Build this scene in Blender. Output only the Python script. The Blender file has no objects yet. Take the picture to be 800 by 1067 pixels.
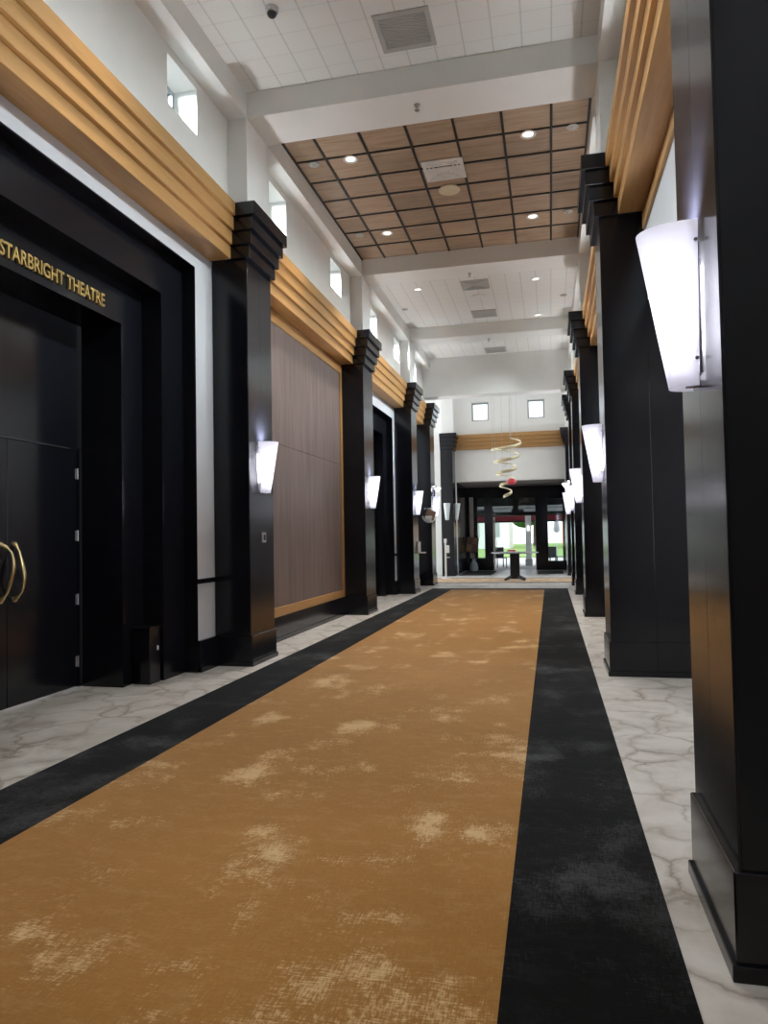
import bpy, bmesh, math, random
from mathutils import Matrix, Vector
random.seed(4)
S = bpy.context.scene
COL = S.collection
PI = math.pi

# ------------------------------------------------------------------ materials
def mat(name):
    m = bpy.data.materials.new(name); m.use_nodes = True
    nt = m.node_tree; b = nt.nodes['Principled BSDF']
    return m, nt, b
def nd(nt, t, **kw):
    n = nt.nodes.new(t)
    for k, v in kw.items(): setattr(n, k, v)
    return n
def lk(nt, a, b): nt.links.new(a, b)
def coords(nt, scale=(1, 1, 1), loc=(0, 0, 0)):
    tc = nd(nt, 'ShaderNodeTexCoord'); mp = nd(nt, 'ShaderNodeMapping')
    mp.inputs['Scale'].default_value = scale; mp.inputs['Location'].default_value = loc
    lk(nt, tc.outputs['Object'], mp.inputs['Vector']); return mp.outputs['Vector']
def noise(nt, vec, scale=5, detail=4, rough=.5, dist=0):
    n = nd(nt, 'ShaderNodeTexNoise'); n.inputs['Scale'].default_value = scale
    n.inputs['Detail'].default_value = detail; n.inputs['Roughness'].default_value = rough
    n.inputs['Distortion'].default_value = dist
    lk(nt, vec, n.inputs['Vector']); return n.outputs['Fac']
def ramp(nt, fac, stops):
    r = nd(nt, 'ShaderNodeValToRGB'); e = r.color_ramp.elements
    while len(e) < len(stops): e.new(.5)
    for el, (p, c) in zip(e, stops):
        el.position = p; el.color = (c if len(c) == 4 else (*c, 1)) if not isinstance(c, (int, float)) else (c, c, c, 1)
    lk(nt, fac, r.inputs['Fac']); return r.outputs['Color']
def mix(nt, fac, a, b, mode='MIX'):
    m = nd(nt, 'ShaderNodeMix', data_type='RGBA', blend_type=mode)
    for s, v in ((m.inputs[0], fac), (m.inputs[6], a), (m.inputs[7], b)):
        if hasattr(v, 'links'): lk(nt, v, s)
        elif isinstance(v, (int, float)): s.default_value = v
        else: s.default_value = (*v, 1)
    return m.outputs[2]
def math_(nt, op, a, b=None):
    m = nd(nt, 'ShaderNodeMath', operation=op)
    for s, v in ((m.inputs[0], a), (m.inputs[1], b)):
        if v is None: continue
        if hasattr(v, 'links'): lk(nt, v, s)
        else: s.default_value = v
    return m.outputs[0]
def bump(nt, b, h, strength=.2, dist=.01):
    n = nd(nt, 'ShaderNodeBump'); n.inputs['Strength'].default_value = strength; n.inputs['Distance'].default_value = dist
    lk(nt, h, n.inputs['Height']); lk(nt, n.outputs[0], b.inputs['Normal'])
def plain(name, c, rough=.5, metal=0, spec=.5, var=.06):
    m, nt, b = mat(name)
    f = noise(nt, coords(nt), 3, 5)
    c2 = tuple(min(1, x * (1 + var)) for x in c); c1 = tuple(x * (1 - var) for x in c)
    lk(nt, ramp(nt, f, [(.3, c1), (.7, c2)]), b.inputs['Base Color'])
    b.inputs['Roughness'].default_value = rough; b.inputs['Metallic'].default_value = metal
    b.inputs['Specular IOR Level'].default_value = spec
    return m
def emit(name, c, s):
    m, nt, b = mat(name)
    b.inputs['Base Color'].default_value = (*c, 1); b.inputs['Emission Color'].default_value = (*c, 1)
    b.inputs['Emission Strength'].default_value = s; return m

M = {}
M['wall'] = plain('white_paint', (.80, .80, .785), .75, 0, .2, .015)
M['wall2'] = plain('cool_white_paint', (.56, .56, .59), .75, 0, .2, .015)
M['grille'] = plain('grey_grille', (.42, .42, .41), .6)
M['steel'] = plain('brushed_steel', (.55, .55, .56), .3, 1)
M['gold_metal'] = plain('gold_metal', (.62, .47, .24), .3, 1)
M['letter_gold'] = plain('gold_letters', (.55, .38, .14), .35, .7)
M['wire'] = plain('wire_grey', (.5, .5, .5), .5)
M['plastic'] = plain('white_plastic', (.75, .75, .74), .4)
M['dark_plastic'] = plain('black_plastic', (.015, .015, .018), .45)
M['rubber'] = plain('dark_mat', (.02, .02, .022), .85)
M['brown'] = plain('brown_leather', (.13, .075, .05), .6, 0, .5, .2)
M['brown2'] = plain('tan_leather', (.24, .15, .10), .6, 0, .5, .2)
M['red'] = plain('coral_red', (.80, .10, .13), .5)
M['maroon'] = plain('maroon_metal', (.22, .015, .03), .5)
M['hedge'] = plain('hedge_green', (.05, .12, .03), .9, 0, .2, .5)
M['grass'] = plain('grass', (.24, .36, .12), .95, 0, .1, .3)
M['concrete'] = plain('concrete', (.52, .51, .5), .9, 0, .2, .1)
M['brick'] = plain('orange_stucco', (.6, .24, .08), .9, 0, .2, .1)
M['tabletop'] = plain('grey_tabletop', (.32, .33, .36), .25)
M['ribbon'] = plain('pale_gold_ribbon', (.82, .75, .52), .35, .3)
M['cloth'] = plain('white_cloth', (.8, .8, .8), .8)
M['blue_bag'] = plain('pale_blue_plastic', (.55, .68, .74), .5)

def black_satin():
    m, nt, b = mat('black_satin_paint')
    v = coords(nt, (30, 30, .35)); f = noise(nt, v, 3, 4)
    lk(nt, ramp(nt, f, [(.3, (.0056, .0060, .0092)), (.7, (.0062, .0066, .0100))]), b.inputs['Base Color'])  # blue tint put into the black stands in for glow around the sconces
    lk(nt, ramp(nt, f, [(.3, .17), (.7, .19)]), b.inputs['Roughness'])
    b.inputs['Specular IOR Level'].default_value = .40
    return m
M['black'] = black_satin()
def gold_paint():
    m, nt, b = mat('honey_gold_wood')
    f = noise(nt, coords(nt, (6, .4, 12)), 6, 6, .6)
    lk(nt, ramp(nt, f, [(.3, (.355, .185, .062)), (.7, (.44, .245, .09))]), b.inputs['Base Color'])
    b.inputs['Roughness'].default_value = .42; return m
M['gold'] = gold_paint()
def wood_panel():
    m, nt, b = mat('grey_brown_wood_panel')
    g = noise(nt, coords(nt, (1, 42, .75)), 1.3, 8, .62, .5)
    g2 = noise(nt, coords(nt, (1, 7, .22)), 1.2, 4, .5, 1.0)
    c = ramp(nt, g, [(.30, (.075, .052, .047)), (.46, (.165, .118, .108)), (.72, (.245, .188, .175))])
    lk(nt, mix(nt, .5, c, ramp(nt, g2, [(.3, (.42, .42, .42)), (.7, (1, 1, 1))]), 'MULTIPLY'), b.inputs['Base Color'])
    b.inputs['Roughness'].default_value = .5; bump(nt, b, g, .1, .003); return m
M['panel'] = wood_panel()
def wood_tile():
    m, nt, b = mat('walnut_ceiling_tile')
    tc = nd(nt, 'ShaderNodeTexCoord')
    sn = nd(nt, 'ShaderNodeVectorMath', operation='SNAP'); sn.inputs[1].default_value = (.61, .61, 10)
    ad = nd(nt, 'ShaderNodeVectorMath', operation='ADD'); ad.inputs[1].default_value = (2.91 + .61 * 3, -8.30 + .61 * 2, 0)
    lk(nt, tc.outputs['Object'], ad.inputs[0]); lk(nt, ad.outputs[0], sn.inputs[0])
    wn = nd(nt, 'ShaderNodeTexWhiteNoise'); lk(nt, sn.outputs[0], wn.inputs['Vector'])
    off = nd(nt, 'ShaderNodeVectorMath', operation='MULTIPLY_ADD'); off.inputs[1].default_value = (7, 7, 7)
    lk(nt, wn.outputs['Color'], off.inputs[0])
    mp = nd(nt, 'ShaderNodeMapping'); mp.inputs['Scale'].default_value = (1.1, 14, 1)
    lk(nt, tc.outputs['Object'], mp.inputs['Vector']); lk(nt, mp.outputs[0], off.inputs[2])
    g = noise(nt, off.outputs[0], 1.6, 8, .6, .6)
    c = ramp(nt, g, [(.3, (.27, .18, .115)), (.5, (.42, .295, .20)), (.75, (.50, .365, .255))])
    v = ramp(nt, wn.outputs['Value'], [(0, .72), (1, 1.0)])
    lk(nt, mix(nt, 1, c, v, 'MULTIPLY'), b.inputs['Base Color']); b.inputs['Roughness'].default_value = .40
    return m
M['woodtile'] = wood_tile()
def acoustic():
    m, nt, b = mat('white_acoustic_tile')
    tc = nd(nt, 'ShaderNodeTexCoord'); sp = nd(nt, 'ShaderNodeSeparateXYZ'); lk(nt, tc.outputs['Object'], sp.inputs[0])
    def line(o, off, w):
        a = math_(nt, 'ADD', o, off); a = math_(nt, 'DIVIDE', a, .305); a = math_(nt, 'FRACT', a)
        a = math_(nt, 'SUBTRACT', a, .5); a = math_(nt, 'ABSOLUTE', a); return math_(nt, 'GREATER_THAN', a, .5 - w)
    lx = line(sp.outputs[0], 2.91 + 61, .028); ly = line(sp.outputs[1], 61.1, .02)
    f = noise(nt, coords(nt), 90, 3)
    base = ramp(nt, f, [(.3, (.76, .76, .74)), (.7, (.82, .82, .80))])
    c = mix(nt, math_(nt, 'MULTIPLY', lx, .34), base, (.34, .34, .33)); c = mix(nt, math_(nt, 'MULTIPLY', ly, .22), c, (.4, .4, .39))
    lk(nt, c, b.inputs['Base Color']); b.inputs['Roughness'].default_value = .9
    b.inputs['Specular IOR Level'].default_value = .1; return m
M['acoustic'] = acoustic()
def marble():
    m, nt, b = mat('calacatta_marble_floor')
    v = coords(nt, (1, 1, 1))
    # warped voronoi cracks make the veins
    wn = nd(nt, 'ShaderNodeTexNoise'); wn.inputs['Scale'].default_value = 2.2; wn.inputs['Detail'].default_value = 6
    lk(nt, v, wn.inputs['Vector'])
    ad = nd(nt, 'ShaderNodeVectorMath', operation='MULTIPLY_ADD'); ad.inputs[1].default_value = (.75, .75, 0)
    lk(nt, wn.outputs['Color'], ad.inputs[0]); lk(nt, v, ad.inputs[2])
    sc = nd(nt, 'ShaderNodeMapping'); sc.inputs['Scale'].default_value = (2.6, 1.9, 1); sc.inputs['Rotation'].default_value = (0, 0, .5)
    lk(nt, ad.outputs[0], sc.inputs['Vector'])
    vo = nd(nt, 'ShaderNodeTexVoronoi', feature='DISTANCE_TO_EDGE'); vo.inputs['Scale'].default_value = 1
    lk(nt, sc.outputs[0], vo.inputs['Vector'])
    vein = ramp(nt, vo.outputs['Distance'], [(0, 1.0), (.03, .45), (.11, 0.0)])
    mask = ramp(nt, noise(nt, v, 1.7, 3), [(.38, .25), (.6, 1.0)])
    cloud = noise(nt, v, 2.6, 6, .6, 1.5)
    base = ramp(nt, cloud, [(.3, (.48, .465, .44)), (.55, (.59, .58, .56)), (.8, (.65, .645, .635))])
    f = math_(nt, 'MULTIPLY', vein, mask)
    c = mix(nt, math_(nt, 'MULTIPLY', f, .95), base, (.22, .19, .155))
    lk(nt, c, b.inputs['Base Color']); b.inputs['Roughness'].default_value = .36
    b.inputs['Specular IOR Level'].default_value = .4; return m
M['marble'] = marble()
def carpet(name, dark, mid, pale, lo, hi, seam, sheen):
    m, nt, b = mat(name)
    v3 = coords(nt, (1, 1, 1))
    p1 = noise(nt, coords(nt, (1.9, .8, 1), (3.1, 1.7, 0)), 1.35, 2, .5, .3); p2 = noise(nt, coords(nt, (.8, 2.2, 1), (1.3, 7, 0)), 1.3, 2, .5)
    p3 = noise(nt, v3, 5.5, 3, .6)
    warp = noise(nt, coords(nt, (130, 16, 1)), 1, 3, .7); weft = noise(nt, coords(nt, (16, 130, 1)), 1, 3, .7)
    grain = noise(nt, coords(nt, (1, 1, 1)), 55, 3, .7)
    brk = math_(nt, 'ADD', math_(nt, 'ADD', math_(nt, 'MULTIPLY', warp, .36), math_(nt, 'MULTIPLY', weft, .40)), math_(nt, 'MULTIPLY', grain, .24))
    patch = math_(nt, 'ADD', math_(nt, 'MULTIPLY', p1, .50), math_(nt, 'MULTIPLY', p2, .28))
    patch = math_(nt, 'ADD', patch, math_(nt, 'MULTIPLY', p3, .22))
    patch2 = math_(nt, 'ADD', patch, math_(nt, 'MULTIPLY', math_(nt, 'SUBTRACT', brk, .5), .62))
    f = ramp(nt, patch2, [(lo, 0.0), (hi, 1.0)])
    base = ramp(nt, math_(nt, 'ADD', math_(nt, 'MULTIPLY', brk, .7), math_(nt, 'MULTIPLY', noise(nt, v3, 1.1, 3), .3)), [(.36, dark), (.64, mid)])
    faint = ramp(nt, math_(nt, 'ADD', math_(nt, 'MULTIPLY', noise(nt, coords(nt, (2, 4, 1)), 3.2, 4, .6), .6), math_(nt, 'MULTIPLY', brk, .4)), [(.5, 0.0), (.62, 1.0)])
    base = mix(nt, math_(nt, 'MULTIPLY', faint, .10), base, pale)
    c = mix(nt, math_(nt, 'MULTIPLY', f, .70), base, pale)
    if seam:
        sp = nd(nt, 'ShaderNodeSeparateXYZ'); lk(nt, v3, sp.inputs[0])
        a = math_(nt, 'DIVIDE', math_(nt, 'ADD', sp.outputs[1], 50.0), seam)
        wn = nd(nt, 'ShaderNodeTexWhiteNoise', noise_dimensions='1D'); lk(nt, math_(nt, 'FLOOR', a), wn.inputs['W'])
        c = mix(nt, 1, c, ramp(nt, wn.outputs['Value'], [(0, .55), (1, 1.0)]), 'MULTIPLY')
    lk(nt, c, b.inputs['Base Color']); b.inputs['Roughness'].default_value = .95
    b.inputs['Specular IOR Level'].default_value = .1
    b.inputs['Sheen Weight'].default_value = sheen; b.inputs['Sheen Roughness'].default_value = .35; b.inputs['Sheen Tint'].default_value = (1, .88, .72, 1) if not seam else (.85, .93, 1, 1)
    bump(nt, b, brk, .3, .006); return m
M['carpet_gold'] = carpet('gold_carpet', (.235, .113, .029), (.335, .170, .050), (.64, .48, .28), .55, .625, 0, .45)
M['carpet_black'] = carpet('black_carpet', (.0045, .0047, .0052), (.0105, .011, .0122), (.085, .09, .096), .50, .64, .93, .10)
def glass(name, tint=(1, 1, 1), gloss=.08):
    m, nt, b = mat(name); nt.nodes.remove(b)
    t = nd(nt, 'ShaderNodeBsdfTransparent'); t.inputs[0].default_value = (*tint, 1)
    g = nd(nt, 'ShaderNodeBsdfGlossy'); g.inputs['Roughness'].default_value = .02
    fr = nd(nt, 'ShaderNodeFresnel'); fr.inputs[0].default_value = 1.45
    mx = nd(nt, 'ShaderNodeMixShader'); lk(nt, math_(nt, 'MULTIPLY', fr.outputs[0], gloss * 12), mx.inputs[0])
    lk(nt, t.outputs[0], mx.inputs[1]); lk(nt, g.outputs[0], mx.inputs[2])
    lk(nt, mx.outputs[0], nt.nodes['Material Output'].inputs['Surface']); return m
M['glass'] = glass('clear_glass', (.93, .97, .97))
def shade_mat():
    m, nt, b = mat('frosted_white_glass'); 
    t = nd(nt, 'ShaderNodeBsdfTranslucent'); t.inputs[0].default_value = (.93, .93, .97, 1)
    b.inputs['Base Color'].default_value = (.85, .85, .88, 1); b.inputs['Roughness'].default_value = .3
    b.inputs['Emission Color'].default_value = (.86, .84, 1, 1); b.inputs['Emission Strength'].default_value = .30
    mx = nd(nt, 'ShaderNodeMixShader'); mx.inputs[0].default_value = .6
    lk(nt, b.outputs[0], mx.inputs[1]); lk(nt, t.outputs[0], mx.inputs[2])
    lk(nt, mx.outputs[0], nt.nodes['Material Output'].inputs['Surface']); return m
M['shade'] = shade_mat()
M['shade_off'] = plain('unlit_frosted_glass', (.62, .68, .68), .3)
M['lamp'] = emit('lamp_tube', (.95, .95, 1.0), 110)
M['lens'] = emit('downlight_lens', (1, .95, .88), .8)

# ------------------------------------------------------------------ geometry helpers
class MB:
    def __init__(s): s.bm = bmesh.new()
    def box(s, x0, x1, y0, y1, z0, z1, bev=0):
        r = bmesh.ops.create_cube(s.bm, size=1); vs = r['verts']
        bmesh.ops.scale(s.bm, vec=(abs(x1 - x0), abs(y1 - y0), abs(z1 - z0)), verts=vs)
        bmesh.ops.translate(s.bm, vec=((x0 + x1) / 2, (y0 + y1) / 2, (z0 + z1) / 2), verts=vs)
        if bev:
            es = list({e for v in vs for e in v.link_edges})
            bmesh.ops.bevel(s.bm, geom=es, offset=bev, segments=2, affect='EDGES', profile=.5)
        return s
    def cyl(s, c, r0, r1, h, n=24, axis='Z'):
        rot = {'Z': Matrix(), 'X': Matrix.Rotation(PI / 2, 4, 'Y'), 'Y': Matrix.Rotation(-PI / 2, 4, 'X')}[axis]
        bmesh.ops.create_cone(s.bm, cap_ends=True, segments=n, radius1=r0, radius2=r1, depth=h,
                              matrix=Matrix.Translation(c) @ rot); return s
    def ball(s, c, r, sc=(1, 1, 1), n=16):
        bmesh.ops.create_uvsphere(s.bm, u_segments=n, v_segments=n // 2 + 2, radius=r,
                                  matrix=Matrix.Translation(c) @ Matrix.Diagonal((*sc, 1))); return s
    def tube(s, pts, rad, n=10, flat=1.0):
        pts = [Vector(p) for p in pts]; rings = []
        for i, p in enumerate(pts):
            d = (pts[min(i + 1, len(pts) - 1)] - pts[max(i - 1, 0)]).normalized()
            a = d.cross(Vector((1, 0, 0)) if abs(d.x) < .9 else Vector((0, 1, 0))).normalized(); b = d.cross(a)
            r = rad[i] if isinstance(rad, (list, tuple)) else rad
            rings.append([s.bm.verts.new(p + a * r * math.cos(2 * PI * k / n) + b * r * flat * math.sin(2 * PI * k / n)) for k in range(n)])
        for A, B in zip(rings, rings[1:]):
            for k in range(n): s.bm.faces.new((A[k], A[(k + 1) % n], B[(k + 1) % n], B[k]))
        s.bm.faces.new(rings[0][::-1]); s.bm.faces.new(rings[-1]); return s
    def lathe(s, prof, n=28, c=(0, 0, 0)):
        rings = [[s.bm.verts.new((c[0] + r * math.cos(2 * PI * k / n), c[1] + r * math.sin(2 * PI * k / n), c[2] + z)) for k in range(n)] for r, z in prof]
        for A, B in zip(rings, rings[1:]):
            for k in range(n): s.bm.faces.new((A[k], A[(k + 1) % n], B[(k + 1) % n], B[k]))
        s.bm.faces.new(rings[0][::-1]); s.bm.faces.new(rings[-1]); return s
    def grid(s, rows):
        vs = [[s.bm.verts.new(p) for p in r] for r in rows]
        for A, B in zip(vs, vs[1:]):
            for k in range(len(A) - 1): s.bm.faces.new((A[k], A[k + 1], B[k + 1], B[k]))
        return s
    def build(s, name, m, parent=None, smooth=False, solid=0):
        bmesh.ops.recalc_face_normals(s.bm, faces=s.bm.faces)
        me = bpy.data.meshes.new(name); s.bm.to_mesh(me); s.bm.free()
        if smooth:
            me.polygons.foreach_set('use_smooth', [True] * len(me.polygons))
            try: me.set_sharp_from_angle(angle=.7)
            except Exception: pass
        me.materials.append(m)
        o = bpy.data.objects.new(name, me); COL.objects.link(o)
        if parent: o.parent = parent
        if solid:
            md = o.modifiers.new('thick', 'SOLIDIFY'); md.thickness = solid; md.offset = 0
        return o
def tag(o, label, cat, group=None, kind='thing'):
    o['label'] = label; o['category'] = cat; o['kind'] = kind
    if group: o['group'] = group
    return o
def thing(name, label, cat, loc=(0, 0, 0), rz=0, group=None):
    o = bpy.data.objects.new(name, None); COL.objects.link(o); o.location = loc; o.rotation_euler = (0, 0, rz)
    o.empty_display_size = .1
    return tag(o, label, cat, group)
def struct(o, label, cat):
    return tag(o, label, cat, None, 'structure')
def copy_tree(o, parent=None):
    c = o.copy(); COL.objects.link(c)
    if parent: c.parent = parent
    for ch in list(o.children): copy_tree(ch, c)
    return c

# ------------------------------------------------------------------ layout numbers (metres)
CX = -1.39
XL, XR = -3.315, .53                 # column base fronts
WL, WR = -3.80, 1.02                 # lower wall planes
UL, UR = -3.60, .82                  # upper wall planes
EL, ER = -3.36, .615                 # ceiling edges (pilaster fronts)
ZC, ZS, ZK, ZT = 6.70, 6.40, 4.70, 5.30
LY = [8.05, 13.35, 18.14, 21.04]     # left column centres
RY = [2.93, 8.01, 13.32, 17.95, 20.99]
HALL0, ENDY, DOORY = 21.5, 26.3, 29.8
BACK = -7.0

# floor
MB().box(-10, 8, BACK, 29.95, -.12, 0).build('floor', M['marble'])
struct(bpy.data.objects['floor'], 'white marble floor with grey brown veins along the corridor', 'floor')

# ------------------------------------------------------------------ walls
def upper_wall(name, x0, x1, spans, y0, y1, label):
    """a wall band from the cornice to above the ceiling with square window holes (list of y0,y1,z0,z1)"""
    m = MB(); y = y0
    for a, b, c, d in spans:
        m.box(x0, x1, y, a, 5.0, 6.9); m.box(x0, x1, a, b, 5.0, c); m.box(x0, x1, a, b, d, 6.9); y = b
    m.box(x0, x1, y, y1, 5.0, 6.9)
    struct(m.build(name, M['wall']), label, 'wall')
WY = [(-5.2, -4.58), (-2.6, -1.98), (-.3, .32), (1.1, 1.72), (3.75, 4.37), (6.36, 6.98), (9.02, 9.66), (11.82, 12.46), (14.60, 15.22), (17.0, 17.64), (19.3, 19.9)]  # the nearest windows are out of view, added to let in light
wins = [(a, b, 5.80, 6.31) for a, b in WY]
upper_wall('wall_left_upper', -4.02, UL, wins, BACK, HALL0, 'white upper left wall with small square clerestory windows')
upper_wall('wall_right_upper', UR, UR + .42, wins, BACK, HALL0, 'white upper right wall above the gold cornice')
def clerestory(n, x, side, a, b, c, d):
    t = bpy.data.objects.new('window_%d' % n, None); COL.objects.link(t); t.location = (x, (a + b) / 2, c); t['kind'] = 'structure'
    hy, h = (b - a) / 2, d - c; w = .045
    m = MB(); m.box(-.03, .03, -hy, -hy + w, 0, h).box(-.03, .03, hy - w, hy, 0, h).box(-.03, .03, -hy + w, hy - w, 0, w).box(-.03, .03, -hy + w, hy - w, h - w, h)
    m.build('window_frame', M['steel_frame'], t)
    MB().box(-.004, .004, -hy + w, hy - w, w, h - w).build('pane', M['glass'], t)
    t['label'] = 'small square clerestory window high on the %s wall' % side; t['category'] = 'window'
M['steel_frame'] = plain('grey_window_frame', (.33, .36, .37), .4)
n = 1
for (a, b, c, d) in wins:
    clerestory(n, -3.90, 'left', a, b, c, d); n += 1
for (a, b, c, d) in wins:
    clerestory(n, UR + .30, 'right', a, b, c, d); n += 1

def lower_wall():
    m = MB(); x0, x1 = -4.0, WL
    P = [(3.62, 7.26, 4.49), (13.90, 17.52, 4.40)]
    y = BACK
    for a, b, z in P:
        m.box(x0, x1, y, a, 0, 5.0); m.box(x0, x1, a, b, z, 5.0); y = b
    m.box(x0, x1, y, HALL0, 0, 5.0)
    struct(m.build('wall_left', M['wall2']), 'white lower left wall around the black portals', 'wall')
lower_wall()
# right lower wall: a wide opening in the nearest bay, closed further on
m = MB()
m.box(WR, WR + .2, BACK, 3.4, 0, 5.0); m.box(WR, WR + .2, 3.4, 7.64, 3.8, 5.0); m.box(WR, WR + .2, 8.42, HALL0, 0, 5.0)
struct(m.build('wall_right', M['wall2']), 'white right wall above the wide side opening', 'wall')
m = MB(); m.box(1.0101, 3.2, 7.65, 8.37, 0, 3.95).box(1.0101, 3.2, 7.636, 8.384, 0, .345).box(1.0101, 3.2, 7.622, 8.398, 0, .055)
struct(m.build('wall_alcove', M['black']), 'black panelled return wall beside the right column', 'wall')
m = MB(); m.box(3.2, 3.3, 2.4, 8.4, 0, 3.95).box(WR, 3.2, 2.3, 3.3, 0, 3.95)
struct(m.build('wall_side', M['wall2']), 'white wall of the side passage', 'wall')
struct(MB().box(WR + .2, 3.2, 3.4, 7.64, 3.8, 3.95).build('ceiling_alcove', M['wall']), 'white ceiling of the side passage', 'ceiling')

struct(MB().box(-4.0, WR + .2, BACK - .2, BACK, 0, 6.9).build('wall_back_added', M['black']), 'unseen black wall added behind the viewer to darken column reflections', 'wall')  # wall added out of view so the column faces reflect something dark
# black baseboards and chair rails on the white strips
def baseboard(name, x, s, y0, y1):
    m = MB(); m.box(x, x + s * .04, y0, y1, 0, .345, .004); m.box(x, x + s * .055, y0, y1, 0, .06, .003)
    struct(m.build(name, M['black']), 'tall black baseboard along the wall', 'baseboard')
baseboard('baseboard_left', WL, 1, BACK, 3.62); baseboard('baseboard_left.001', WL, 1, 7.26, 7.69)
baseboard('baseboard_left.002', WL, 1, 8.41, 12.99); baseboard('baseboard_left.003', WL, 1, 17.52, 17.78)
baseboard('baseboard_left.004', WL, 1, 18.55, 20.69)
baseboard('baseboard_right', WR, -1, 8.42, 12.97); baseboard('baseboard_right.001', WR, -1, 13.73, 17.6); baseboard('baseboard_right.002', WR, -1, 18.36, 20.64)
k = 1
for y0, y1 in ((7.26, 7.69), (17.52, 17.79)):
    m = MB(); m.box(WL, WL + .035, y0, y1, .965, 1.02, .006)
    struct(m.build('trim_%d' % k, M['black']), 'short black chair rail across the white wall strip', 'trim'); k += 1

# beams, soffits and ceilings
def beam(y, name):
    m = MB(); m.box(EL - .01, ER + .01, y - .31, y + .31, ZS, 6.9)
    struct(m.build(name, M['wall']), 'white ceiling beam crossing the corridor', 'beam')
for i, y in enumerate((2.96, 8.06, 13.38, 18.08)): beam(y, 'ceiling_beam' if i == 0 else 'ceiling_beam.%03d' % i)
for nm, x0, x1, sd in (('ceiling_soffit_left', UL - .1, EL, 'left'), ('ceiling_soffit_right', ER, UR + .1, 'right')):
    struct(MB().box(x0, x1, BACK, HALL0, ZS, 6.9).build(nm, M['wall']), 'white lowered ceiling strip along the %s wall' % sd, 'ceiling')
def pilaster(y, side, name):
    x0, x1 = (UL - .1, EL) if side == 'left' else (ER, UR + .1)
    struct(MB().box(x0, x1, y - .32, y + .32, 5.30, ZS + .02).build(name, M['wall']), 'white pilaster above a black column on the %s' % side, 'wall')
for i, y in enumerate((2.96, 8.06, 13.38, 18.08)):
    sfx = '' if i == 0 else '.%03d' % i
    pilaster(y, 'left', 'wall_pilaster_left' + sfx); pilaster(y, 'right', 'wall_pilaster_right' + sfx)
def white_ceiling(y0, y1, name):
    struct(MB().box(EL, ER, y0, y1, ZC, ZC + .2).build(name, M['acoustic']), 'white acoustic tile ceiling between two beams', 'ceiling')
white_ceiling(BACK, 2.65, 'ceiling'); white_ceiling(3.27, 7.75, 'ceiling.001'); white_ceiling(13.69, 17.77, 'ceiling.003'); white_ceiling(18.39, 21.0, 'ceiling.004')
# walnut tile bay with black grid
m = MB(); m.box(EL, ER, 8.37, 13.07, ZC + .01, ZC + .2)
struct(m.build('ceiling.002', M['woodtile']), 'walnut tile ceiling with a black grid', 'ceiling')
wc = bpy.data.objects['ceiling.002']
m = MB(); TX = [-2.91 + .61 * i for i in range(6)]; TY = [8.80 + .61 * i for i in range(7)]
for x in TX: m.box(x - .016, x + .016, 8.37, 13.07, ZC - .008, ZC + .012)
for y in TY: m.box(EL, ER, y - .013, y + .013, ZC - .006, ZC + .012)
m.box(EL, EL + .03, 8.37, 13.07, ZC - .006, ZC + .012).box(ER - .03, ER, 8.37, 13.07, ZC - .006, ZC + .012)
m.build('ceiling_grid', plain('black_grid', (.008, .008, .008), .5), wc)
# header above the end of the corridor, hall shell
struct(MB().box(-9.8, 7.8, 21.0, 21.5, 5.56, 6.9).build('wall_header', M['wall']), 'deep white header wall above the end of the corridor', 'wall')
for nm, x0, x1, sd in (('wall_hall_left', -9.8, -4.0, 'left'), ('wall_hall_right', WR + .2, 7.8, 'right')):
    struct(MB().box(x0, x1, 21.2, 21.5, 0, 5.6).build(nm, M['wall']), 'white wall of the cross hall to the %s' % sd, 'wall')
struct(MB().box(-9.8, 7.8, 21.5, 26.6, ZC + .05, ZC + .25).build('ceiling.005', M['acoustic']), 'white ceiling of the cross hall', 'ceiling')
# end wall with the wide opening and two windows
m = MB(); e0, e1 = ENDY, ENDY + .3
m.box(-9.8, -3.35, e0, e1, 0, 3.40).box(.55, 7.8, e0, e1, 0, 3.40)
ew = [(-2.71, -2.09, 5.61, 6.28), (-.70, -.105, 5.61, 6.28)]
x = -9.8; m.box(-9.8, 7.8, e0, e1, 3.40, 5.61); m.box(-9.8, 7.8, e0, e1, 6.28, 6.9)
for a, b, _, _ in ew: m.box(x, a, e0, e1, 5.61, 6.28); x = b
m.box(x, 7.8, e0, e1, 5.61, 6.28)
struct(m.build('wall_end', M['wall']), 'white end wall above the entrance opening', 'wall')
for i, (a, b, c, d) in enumerate(ew):
    t = bpy.data.objects.new('window_%d' % (23 + i), None); COL.objects.link(t); t.location = ((a + b) / 2, ENDY + .13, c); t['kind'] = 'structure'
    t['label'] = 'square window on the end wall, %s of the two' % ('left' if i == 0 else 'right'); t['category'] = 'window'
    h, hx, w = d - c, (b - a) / 2, .05
    m = MB(); m.box(-hx, -hx + w, -.03, .03, 0, h).box(hx - w, hx, -.03, .03, 0, h).box(-hx + w, hx - w, -.03, .03, 0, w).box(-hx + w, hx - w, -.03, .03, h - w, h)
    m.build('window_frame', M['steel_frame'], t)
    MB().box(-hx + w, hx - w, -.004, .004, w, h - w).build('pane', M['glass'], t)
    MB().box(-hx - .06, hx + .06, -.19, -.125, h + .02, h + .09).build('head_trim', M['wall'], t)
struct(MB().box(-3.80, -3.36, ENDY - .3, ENDY, 5.15, 6.8).build('wall_pilaster_left.004', M['wall']), 'white pilaster on the left of the end wall', 'wall')
struct(MB().box(.60, 1.1, ENDY - .3, ENDY, 5.15, 6.8).build('wall_pilaster_right.004', M['wall']), 'white pilaster on the right of the end wall', 'wall')
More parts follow.
